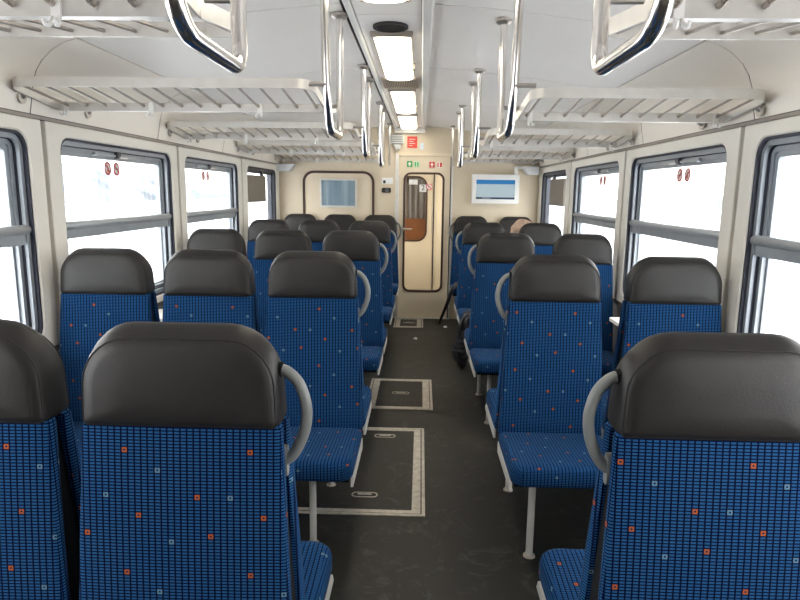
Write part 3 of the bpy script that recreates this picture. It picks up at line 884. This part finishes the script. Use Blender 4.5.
ROWS = ['nearest', 'second', 'third', 'fourth', 'fifth']
LEFTP = ['aisle seat', 'middle seat', 'window seat']
RIGHTP = ['aisle seat', 'window seat']
NOTE_L = {(0, 0): 'large blue train seat nearest the camera, left of the aisle, with grey handrail',
          (0, 1): 'nearest blue train seat at the left edge, cut by the frame',
          (1, 0): 'blue train seat left of the aisle, cushion in view, next behind the nearest left seat',
          (1, 1): 'blue middle seat of the second row from the camera on the left side',
          (1, 2): 'blue seat under the second left window, in the second row from the camera',
          (2, 0): 'third seat from the camera along the left of the aisle, dark grey headrest',
          (2, 1): 'middle seat in the third left row from the camera, second from the aisle',
          (2, 2): 'left window seat in the third row, only its grey headrest showing',
          (3, 0): 'fourth seat from the camera along the left of the aisle, small grey handrail',
          (3, 1): 'middle seat of the fourth left row from the camera, in front of the framed print',
          (3, 2): 'left window seat of the fourth row, beside the last left window',
          (4, 0): 'farthest left aisle seat, standing against the end wall below the black socket',
          (4, 1): 'farthest left middle seat, against the end wall below the framed print',
          (4, 2): 'farthest left corner seat, against the end wall beside the last window'}
NOTE_R = {(0, 0): 'large blue train seat nearest the camera on the right, cut by the right edge',
          (1, 0): 'second blue seat along the right of the aisle, whole cushion in view',
          (1, 1): 'right window seat of the second row, behind the nearest right seat',
          (2, 0): 'third seat from the camera along the right of the aisle, handrail towards the aisle',
          (2, 1): 'right window seat of the third row, under the window by the white table',
          (3, 0): 'fourth seat along the right of the aisle, black jacket hanging from its cushion',
          (3, 1): 'right window seat of the fourth row, in front of the person in a beige hat',
          (4, 0): 'farthest right aisle seat, against the end wall below the screen with a strap on it',
          (4, 1): 'farthest right corner seat, against the end wall, half hidden by a beige hat'}
for i in range(4):
    y = ROW0 + PITCH * i - (0.018 if i == 0 else 0)
    for j, x in enumerate(LEFT_X):
        if i == 0 and j == 2:
            continue
        x += (0.006, 0.0, 0.0, 0.0)[i]
        seat(x, y, NOTE_L[(i, j)], 1 if j == 0 else 0, False, ((0.04, -0.30), (0.04, 0.235)) if j == 0 else ())
    for j, x in enumerate(RIGHT_X):
        if i == 0 and j == 1:
            continue
        x += (0.008, 0.012, 0.0, 0.0)[i]
        seat(x, y, NOTE_R[(i, j)], -1 if j == 0 else 0, False, ((-0.118, -0.345), (-0.125, 0.235)) if j == 0 else ())
YL = YEND - 0.045
for j, x in enumerate(LEFT_X):
    seat(x, YL, NOTE_L[(4, j)], 1 if j == 0 else 0, True, ((0.04, -0.30),) if j == 0 else ())
for j, x in enumerate(RIGHT_X):
    seat(x, YL, NOTE_R[(4, j)], -1 if j == 0 else 0, True, ((-0.118, -0.345),) if j == 0 else ())

# ================================================================== LUGGAGE RACKS
D, ZS, ZF = 0.36, 1.866, 1.912
ROD = {}
def rod_mesh(sg):
    k = sg
    if k not in ROD:
        a, b = (0, sg * (D - 0.004), ZF - 0.004), (0, sg * 0.016, ZS + 0.004)
        m = MB().tube([a, b], 0.0055, 7)
        m.tube([(0, sg * 0.030, ZS + 0.0065), (0, sg * 0.012, ZS + 0.0035)], 0.008, 8)
        ROD[k] = m.build('rod', M['rodsteel'], link=False)
    return ROD[k]
BAND = [(-0.003, -0.019), (0.003, -0.019), (0.003, 0.019), (-0.003, 0.019)]
def rack(side, y, label, half=False, dz=0.0):
    x0, x1 = (XL + 0.030, -0.430) if side == 'left' else (0.418, XR - 0.038)
    if y < 1.5:
        x0, x1 = (x0, x1 - 0.03) if side == 'left' else (x0 + 0.03, x1)
    xm = (x0 + x1) / 2
    r = thing('luggage_rack', label, 'luggage rack', (xm, y, dz), 'luggage racks over the seats')
    a, b = x0 - xm, x1 - xm
    wall = a if side == 'left' else b
    out = -1 if side == 'left' else 1
    for sg in ((-1,) if half else (-1, 1)):
        pts = fillet([(a, 0.0, ZS), (a, sg * D, ZF), (b, sg * D, ZF), (b, 0.0, ZS)], 0.075, 7)
        MB().tube(pts, 0, sect=BAND).build('edge_band', M['rackpaint'], r, 40)
        n = int(round((b - a) / 0.0855)) - 1
        for i in range(n + 1):
            x = a + (b - a) * (i + 0.5) / (n + 1)
            put('rod', rod_mesh(sg), r, (x, 0, 0))
        # wall peg with its flange
        px_ = (XL + 0.02 if side == 'left' else XR - 0.02) - xm
        pg = MB().tube([(wall, sg * 0.255, 1.880), (px_, sg * 0.255, 1.868)], 0.013, 10).build('wall_peg', M['steel'], r)
        MB().tube([(px_ - out * 0.006, sg * 0.255, 1.868), (px_ + out * 0.004, sg * 0.255, 1.868)], 0.026, 14).build('peg_flange', M['steel'], pg)
    # low middle spine: an angle profile
    MB().loft([[(x, -0.010, ZS - 0.020), (x, 0.016, ZS - 0.020), (x, 0.016, ZS - 0.014), (x, -0.004, ZS - 0.014), (x, -0.004, ZS + 0.016), (x, -0.010, ZS + 0.016)] for x in (a, b)]).build('spine', M['rackpaint'], r, 0)
    for i, f in enumerate((0.03, 0.35, 0.755) if side == 'left' else (0.06, 0.95)):
        x = a + (b - a) * f
        h = MB().plate(rr(x - 0.010, x + 0.010, ZS - 0.030, ZS + 0.018, 0.008, 4), -0.016, -0.010, lambda u, v_, w: (u, w, v_))
        for dx in (-0.007, 0.007):
            h.tube(bez([(x + dx, -0.014, ZS - 0.022), (x + dx * 1.3, -0.024, ZS - 0.040), (x + dx * 1.6, -0.036, ZS - 0.041), (x + dx * 1.7, -0.041, ZS - 0.032)], 4), 0.0040, 8)
        h.build('coat_hook', M['white'], r)
    return r
RL = {'left': ['nearest rack on the left, cut by the top edge', 'second rack from the camera on the left, seen whole', 'third rack from the camera on the left side', 'fourth rack from the camera on the left side', 'short rack on the left against the end wall'],
      'right': ['nearest rack on the right, cut by the top edge', 'second rack from the camera on the right, seen whole', 'third rack from the camera on the right side', 'fourth rack from the camera on the right side', 'short rack on the right against the end wall']}
for side in ('left', 'right'):
    for i in range(4):
        rack(side, RACK0 + PITCH * i + 0.02, 'pale metal luggage ' + RL[side][i], False, -0.028 if side == 'right' and i else 0.0)
    rack(side, YEND - 0.022, 'pale metal luggage ' + RL[side][4], True)

# ------------------------------------------------------------------ steel grab rails hanging by the aisle
def grab(side, yf, label, single=False):
    x = -0.362 if side == 'left' else 0.337
    zc_ = 2.245 if side == 'left' else 2.226
    r = thing('grab_rail', label, 'grab rail', (x, yf, 0), 'grab rails along the aisle')
    inn = -1 if side == 'left' else 1
    if single:
        MB().tube([(0, 0, zc_), (0, 0, 1.80)], 0.011, 10).build('rail', M['chrome'], r)
        MB().loft([[(u * s_, v_ * s_, z) for u, v_ in cir(1, 14)] for z, s_ in ((zc_, 0.028), (zc_ - 0.012, 0.028), (zc_ - 0.020, 0.016))]).build('ceiling_flange', M['steel'], r)
        MB().tube([(0, 0, 1.815), (0, 0, 1.795)], 0.015, 10).build('end_cap', M['steel'], r)
        return r
    pts = fillet([(0, -0.435, zc_), (0, -0.375, 1.86), (0, -0.30, 1.735), (0, 0.0, 1.735), (0, 0.0, zc_)], 0.05, 7)
    MB().tube(pts, 0.0155, 14).build('rail', M['chrome'], r, 60)
    for yy in (-0.435, 0.0):
        MB().loft([[(u * s_, yy + v_ * s_, z) for u, v_ in cir(1, 14)] for z, s_ in ((zc_, 0.036), (zc_ - 0.012, 0.036), (zc_ - 0.024, 0.020))]).build('ceiling_flange', M['steel'], r)
    edge = (-0.427 if side == 'left' else 0.415) - x
    for yy, z in ((-0.388, 1.895), (0.0, 1.866)):
        MB().tube([(0, yy, z), (edge, yy, z)], 0.009, 8).build('rack_peg', M['steel'], r)
    return r
GL = {'left': ['polished steel grab rail nearest the camera on the left, bottom loop showing', 'second grab rail from the camera on the left of the aisle', 'third grab rail from the camera on the left of the aisle', 'fourth grab rail from the camera on the left of the aisle'],
      'right': ['polished steel grab rail nearest the camera on the right, bottom loop showing', 'second grab rail from the camera on the right of the aisle', 'third grab rail from the camera on the right of the aisle', 'fourth grab rail from the camera on the right of the aisle']}
for side in ('left', 'right'):
    for i in range(4):
        grab(side, RACK0 + PITCH * i - 0.04, GL[side][i])
    grab(side, YEND - 0.32, 'short straight steel pole near the end wall, %s of the door' % side, True)

# ================================================================== FLOOR HATCHES
def hatch(x0, x1, y0, y1, label, handles, wide=0.055):
    xm, ym = (x0 + x1) / 2, (y0 + y1) / 2
    r = thing('floor_hatch', label, 'floor hatch', (xm, ym, 0.0), 'hatches in the aisle floor')
    a, b = (x1 - x0) / 2, (y1 - y0) / 2
    fl_ = lambda u, v_, w: (u, v_, w)
    MB().ring(rr(-a, a, -b, b, 0.003, 2), rr(-a + 0.016, a - 0.016, -b + 0.016, b - 0.016, 0.003, 2), -0.004, 0.0045, fl_).build('outer_frame', M['hatchframe'], r, 0)
    MB().ring(rr(-a + 0.015, a - 0.015, -b + 0.015, b - 0.015, 0.003, 2), rr(-a + 0.023, a - 0.023, -b + 0.023, b - 0.023, 0.003, 2), -0.004, 0.0012, fl_).build('gap', M['black'], r, 0)
    MB().ring(rr(-a + 0.022, a - 0.022, -b + 0.022, b - 0.022, 0.006, 2), rr(-a + 0.022 + wide, a - 0.022 - wide, -b + 0.05, b - 0.05, 0.003, 2), -0.004, 0.0040, fl_).build('lid_frame', M['hatchframe'], r, 0)
    MB().plate(rr(-a + 0.02 + wide, a - 0.02 - wide, -b + 0.048, b - 0.048, 0.003, 2), -0.004, 0.0030, fl_).build('lid', M['floor'], r, 0)
    for hx_, hy_ in handles:
        cx_, cy_ = hx_ - xm, hy_ - ym
        o = MB().ring(rr(cx_ - 0.066, cx_ + 0.066, cy_ - 0.026, cy_ + 0.026, 0.025, 5), rr(cx_ - 0.060, cx_ + 0.060, cy_ - 0.020, cy_ + 0.020, 0.0195, 5), 0.0028, 0.0055, fl_).build('lifting_ring', M['hatchframe'], r, 0)
        MB().plate(rr(cx_ - 0.059, cx_ + 0.059, cy_ - 0.021, cy_ + 0.021, 0.0205, 5), 0.0025, 0.0034, fl_).build('recess', M['black'], o, 0)
        m_ = MB().plate(rr(cx_ - 0.036, cx_ + 0.036, cy_ + 0.001, cy_ + 0.013, 0.005, 3), 0.0030, 0.0050, fl_)
        m_.build('pull', M['hatchframe'], o, 0)
    return r
hatch(-0.80, 0.044, 2.667, 3.758, 'large aluminium framed floor hatch in the aisle, nearest the camera', [(-0.258, 2.86), (-0.20, 3.62)], 0.042)
hatch(-0.375, 0.107, 4.11, 4.81, 'square framed floor hatch in the middle of the aisle', [(-0.13, 4.46)], 0.05)
hatch(-0.292, 0.046, 6.77, 7.255, 'small floor hatch right in front of the end door', [(-0.122, 7.02)], 0.05)

# ================================================================== WINDOW DISPLAYS, TABLES, BELONGINGS
for side, mp, xp, lab in (('left', mapL, 1, 'brown grey display casing hung in the last left window'), ('right', mapR, -1, 'brown grey display casing hung in the last right window')):
    y0, y1 = (6.06, 6.74) if side == 'left' else (6.12, 6.76)
    z0, z1 = 1.385, 1.655
    o = MB().plate(rr(y0, y1, z0, z1, 0.006, 2), 0.022, 0.066, mp).build('route_display', M['displaybox'], smooth=30)
    tag(o, lab, 'display')
    MB().plate(rr(y1 - 0.11, y1 - 0.05, z1, OZ1 - 0.02, 0.004, 2), 0.030, 0.058, mp).build('hanger', M['frame_dark'], o, 0)

for x0, x1, yc, lab in ((1.185, XR - 0.002, 3.66, 'white wall table between the second and third right window seats'),
                        (XL + 0.002, -1.43, 3.66, 'white wall table between the second and third left window seats')):
    t = thing('wall_table', lab, 'table', ((x0 + x1) / 2, yc, 0.74))
    w2 = (x1 - x0) / 2
    MB().loft([[(x, y, z) for x, y in rr(-w2, w2, -0.15, 0.15, 0.02, 4)] for z in (-0.012, 0.008)]).build('table_top', M['white'], t, 30)
    sx_ = 1 if x0 > 0 else -1
    MB().loft([[(sx_ * (w2 - 0.002), y, -0.012), (sx_ * (-w2 + 0.05), y, -0.012), (sx_ * (w2 - 0.002), y, -0.16)] for y in (-0.012, 0.012)]).build('bracket', M['seatmetal'], t, 0)

# black jacket hanging off an aisle cushion
jy = ROW0 + PITCH * 3 - 0.565
J = thing('black_jacket', 'black padded jacket hanging from an aisle seat cushion to the floor', 'jacket', (0.392, jy, 0.0))
prof = [(0.478, 0.075, 0.030, 0.040), (0.462, 0.045, 0.036, 0.045), (0.42, 0.012, 0.034, 0.040), (0.36, 0.000, 0.036, 0.040), (0.30, -0.010, 0.050, 0.048), (0.235, -0.022, 0.062, 0.055),
        (0.17, -0.030, 0.068, 0.058), (0.10, -0.030, 0.058, 0.05), (0.05, -0.020, 0.042, 0.04), (0.020, -0.014, 0.022, 0.022), (0.004, -0.012, 0.008, 0.01)]
fine = [p for p in bez([(a_, b_, c_) for a_, b_, c_, d_ in prof], 5)]
fine2 = [p for p in bez([(d_, 0, 0) for a_, b_, c_, d_ in prof], 5)]
loops = []
for q, (p, p2) in enumerate(zip(fine, fine2)):
    z, xo, rx = p; ry = p2[0]
    k_ = 1 + 0.09 * math.sin(q * 1.9) * (0.3 < z * 8 < 3.2)
    loops.append([(xo + rx * k_ * math.cos(a_) * (1 + 0.10 * math.sin(3 * a_ + z * 34) + 0.06 * math.sin(7 * a_ - z * 60)), -0.030 + ry * k_ * math.sin(a_) * (1 + 0.12 * math.cos(4 * a_ + z * 44)), max(z, 0.004) + 0.006 * math.sin(2 * a_ + q) * (z > 0.03)) for a_ in [2 * PI * i / 28 for i in range(28)]])
MB().loft(loops).build('body', M['jacket'], J, 70)
MB().tube(bez([(0.06, 0.16, 0.472), (0.04, 0.06, 0.478), (0.0, -0.02, 0.47), (-0.035, -0.05, 0.40), (-0.045, -0.05, 0.30), (-0.060, -0.055, 0.20), (-0.068, -0.06, 0.12), (-0.055, -0.06, 0.09)], 5), 0.020, 10).build('sleeve', M['jacket'], J)
MB().loft([[(0.06 + 0.07 * math.cos(a_) * s_, 0.05 + 0.07 * math.sin(a_) * s_, z) for a_ in [2 * PI * i / 16 for i in range(16)]] for z, s_ in ((0.462, 1.0), (0.478, 1.02), (0.492, 0.75), (0.498, 0.3))]).build('fold', M['jacket'], J, 70)

# dark strap reaching from the last aisle cushion towards the floor
sy = YL - 0.53
m_ = MB()
pts = bez([(0.44, sy + 0.12, 0.468), (0.385, sy + 0.03, 0.474), (0.348, sy - 0.02, 0.445), (0.320, sy - 0.01, 0.33), (0.285, sy + 0.06, 0.21), (0.25, sy + 0.16, 0.09), (0.235, sy + 0.22, 0.014)], 6)
m_.tube(pts, [0.027 - 0.014 * (i / len(pts)) for i in range(len(pts))], 10)
o = m_.build('black_strap', M['jacket'])
tag(o, 'slim black strap slanting from the last right aisle cushion to the floor', 'strap')
for _ in (0,):
    m_ = MB().loft([[(0.42 + 0.04 * math.cos(a_) * s_, sy + 0.10 + 0.05 * math.sin(a_) * s_, z) for a_ in [2 * PI * i / 14 for i in range(14)]] for z, s_ in ((0.470, 0.9), (0.485, 1.0), (0.510, 0.8), (0.522, 0.3))])
    m_.build('strap_roll', M['jacket'], o, 70)

for x, y, lab in ((-0.035, 6.21, 'white paper scrap on the floor in mid aisle'), (0.296, 6.80, 'white paper scrap on the floor by the last right aisle seat')):
    m_ = MB().loft([[(x + 0.020 * s_ * math.cos(a_) * (1 + .3 * math.sin(3 * a_)), y + 0.018 * s_ * math.sin(a_), z) for a_ in [2 * PI * i / 9 for i in range(9)]] for z, s_ in ((0.0005, 0.8), (0.010, 1.0), (0.020, 0.45))])
    o = m_.build('paper_scrap', M['white'], smooth=0)
    tag(o, lab, 'litter')

# ------------------------------------------------------------------ passenger, facing the far end, only the hat shows
def skin_body(name, verts, edges, radii, mat, parent, root=0, sub=2):
    me = bpy.data.meshes.new(name); me.from_pydata(verts, edges, [])
    ob = bpy.data.objects.new(name, me); COL.objects.link(ob)
    sk = ob.modifiers.new('skin', 'SKIN')
    me.skin_vertices.new() if not me.skin_vertices else None
    for i, v_ in enumerate(me.skin_vertices[0].data):
        r_ = radii[i]; v_.radius = r_ if isinstance(r_, tuple) else (r_, r_); v_.use_root = (i == root)
    sb = ob.modifiers.new('sub', 'SUBSURF'); sb.levels = sub; sb.render_levels = sub
    dg = bpy.context.evaluated_depsgraph_get()
    m2 = bpy.data.meshes.new_from_object(ob.evaluated_get(dg))
    bpy.data.objects.remove(ob); bpy.data.meshes.remove(me)
    for p in m2.polygons:
        p.use_smooth = True
    m2.materials.clear(); m2.materials.append(mat)
    return put(name, m2, parent)
PX, PY = 0.985, ROW0 + PITCH * 3 + 0.27
per = thing('person', 'person in a beige knitted hat, back turned, sitting beyond the fourth right window seat', 'person', (PX, PY, 0.0))
V = [(0, 0.06, 0.53), (0, 0.05, 0.66), (0, 0.025, 0.80), (0, 0.0, 0.91), (0, 0.0, 0.985), (0, 0.01, 1.03),
     (-0.10, 0.09, 0.52), (-0.12, 0.50, 0.50), (-0.12, 0.53, 0.12), (0.10, 0.09, 0.52), (0.12, 0.50, 0.50), (0.12, 0.53, 0.12),
     (-0.165, 0.0, 0.92), (-0.205, 0.06, 0.70), (-0.12, 0.25, 0.585), (0.165, 0.0, 0.92), (0.205, 0.06, 0.70), (0.12, 0.25, 0.585)]
Ed = [(0, 1), (1, 2), (2, 3), (3, 4), (4, 5), (0, 6), (6, 7), (7, 8), (0, 9), (9, 10), (10, 11), (3, 12), (12, 13), (13, 14), (3, 15), (15, 16), (16, 17)]
Rd = [(0.14, 0.11), (0.14, 0.11), (0.15, 0.11), (0.12, 0.09), 0.055, 0.05, 0.09, 0.068, 0.048, 0.09, 0.068, 0.048, 0.068, 0.052, 0.036, 0.068, 0.052, 0.036]
skin_body('body', V, Ed, Rd, M['jacket'], per)
for sx_ in (-1, 1):
    HV = [(sx_ * 0.12, 0.25, 0.585), (sx_ * 0.105, 0.30, 0.585), (sx_ * 0.095, 0.345, 0.585)]
    HE = [(0, 1), (1, 2)]; HRd = [0.028, (0.036, 0.018), (0.036, 0.016)]
    for f in range(4):
        bx = sx_ * (0.095 + (f - 1.5) * 0.021); ln = (0.060, 0.070, 0.066, 0.050)[f]
        i0 = len(HV)
        HV += [(bx, 0.370, 0.586), (bx, 0.370 + ln * 0.5, 0.580), (bx, 0.370 + ln, 0.566)]
        HE += [(2, i0), (i0, i0 + 1), (i0 + 1, i0 + 2)]; HRd += [0.0095, 0.009, 0.0075]
    i0 = len(HV)
    HV += [(sx_ * 0.062, 0.315, 0.585), (sx_ * 0.045, 0.345, 0.580), (sx_ * 0.042, 0.372, 0.575)]
    HE += [(1, i0), (i0, i0 + 1), (i0 + 1, i0 + 2)]; HRd += [0.012, 0.010, 0.008]
    skin_body('hand', HV, HE, HRd, M['skin'], per)
    MB().loft([[(sx_ * 0.12 + x, y, z) for x, y in rr(-0.05, 0.05, 0.45, 0.72, 0.045, 5)] if k_ == 0 else [(sx_ * 0.12 + x * s_, 0.45 + (y - 0.45) * q_, z) for x, y in rr(-0.05, 0.05, 0.45, 0.72, 0.045, 5)] for k_, (z, s_, q_) in enumerate(((0.003, 1, 1), (0.035, 1, 1), (0.07, 0.9, 0.8), (0.12, 0.8, 0.42)))]).build('shoe', M['black'], per, 60)
# head (an egg with a nose and ears), then the hat over it
def sph(cx_, cy_, cz_, rx, ry, rz, z0=-1.0, nu=18, nv=12, f=None):
    loops = []
    for j in range(nv + 1):
        ph = -PI / 2 + PI * j / nv
        if math.sin(ph) < z0 - 1e-6:
            continue
        c_ = max(math.cos(ph), 0.02)
        L = []
        for i in range(nu):
            th = 2 * PI * i / nu
            x, y, z = c_ * math.cos(th), c_ * math.sin(th), math.sin(ph)
            k_ = f(x, y, z) if f else 1.0
            L.append((cx_ + rx * x * k_, cy_ + ry * y * k_, cz_ + rz * z * k_))
        loops.append(L)
    return loops
hd = MB().loft(sph(0, 0.015, 1.105, 0.075, 0.095, 0.112, f=lambda x, y, z: (1 + 0.10 * max(0, 1 - ((x / 0.22) ** 2 + ((z + 0.12) / 0.2) ** 2)) * (y > 0))))
head = hd.build('head', M['skin'], per, 80)
for sx_ in (-1, 1):
    MB().loft(sph(sx_ * 0.078, 0.005, 1.095, 0.010, 0.020, 0.032, nu=10, nv=8)).build('ear', M['skin'], head, 80)
    MB().loft(sph(sx_ * 0.030, 0.103, 1.118, 0.011, 0.006, 0.007, nu=10, nv=8)).build('eye', M['black'], head, 80)
MB().loft(sph(0, 0.100, 1.052, 0.024, 0.008, 0.006, nu=12, nv=8)).build('mouth', M['sticker_red'], head, 80)
hat = MB().loft(sph(0, 0.0, 1.138, 0.114, 0.120, 0.120, z0=-0.55, nu=36, nv=18, f=lambda x, y, z: 1 + 0.035 * math.sin(7 * math.atan2(y, x) + 5 * z) + 0.03 * math.sin(9 * z + 2 * x)))
hat.build('hat', M['hat'], per, 80)

# ================================================================== OUTSIDE: snow
gr = MB().box(-150, 150, -120, 150, -1.5, -1.1).build('snow_ground', M['snow'], smooth=0)
gr['kind'] = 'structure'
def ridge(name, x, h, base, mat, seed, depth):
    ys = [-140 + 4 * i for i in range(90)]
    hs = [h * (0.75 + 0.2 * math.sin(y * 0.035 + seed) + 0.06 * math.sin(y * 0.11 + 2 * seed)) for y in ys]
    sg = 1 if x > 0 else -1
    m = MB()
    m.loft([[(x, y, base), (x + sg * depth * 0.45, y, base + hh_ * 0.75), (x + sg * depth, y, base + hh_), (x + sg * depth * 1.6, y, base)] for y, hh_ in zip(ys, hs)])
    o = m.build(name, mat, smooth=70)
    o['kind'] = 'structure'
ridge('snow_bank', -11, 1.9, -1.1, M['snow'], 1, 5)
ridge('snow_bank', 14, 2.2, -1.1, M['snow'], 2, 6)
ridge('hillside', -62, 10, -1.1, M['hill'], 3, 30)
ridge('hillside', 60, 4, -1.1, M['hill'], 4, 30)
def shrub(x, y, h, seed, label):
    rnd = random.Random(seed)
    r = thing('bare_shrub', label, 'shrub', (x, y, 0.2), 'frosted shrubs outside the windows')
    m = MB()
    for i in range(16):
        a = rnd.uniform(0, 2 * PI); s_ = rnd.uniform(0.2, 0.6)
        p = [Vector((rnd.uniform(-.15, .15), rnd.uniform(-.15, .15), -0.9))]
        for k_ in range(4):
            p.append(p[-1] + Vector((math.cos(a) * s_ * h * 0.3 + rnd.uniform(-.1, .1), math.sin(a) * s_ * h * 0.3 + rnd.uniform(-.1, .1), h * 0.28)))
        m.tube(p, [0.03, 0.024, 0.018, 0.012, 0.005], 5)
        for q in (2, 3, 4):
            for _ in range(2):
                e = p[q] + Vector((rnd.uniform(-.5, .5), rnd.uniform(-.5, .5), rnd.uniform(.1, .5)))
                m.tube([p[q], e], [0.010, 0.003], 4)
    m.build('branches', M['twig'], r, 0)
shrub(-12.5, 19.0, 1.5, 1, 'frosted bare shrub on the snow outside the second left window')
shrub(-13.0, 27.0, 1.4, 2, 'frosted bare shrub on the snow outside the third left window')
shrub(15.0, 37.0, 1.8, 3, 'frosted bare shrub on the snow outside the third right window')
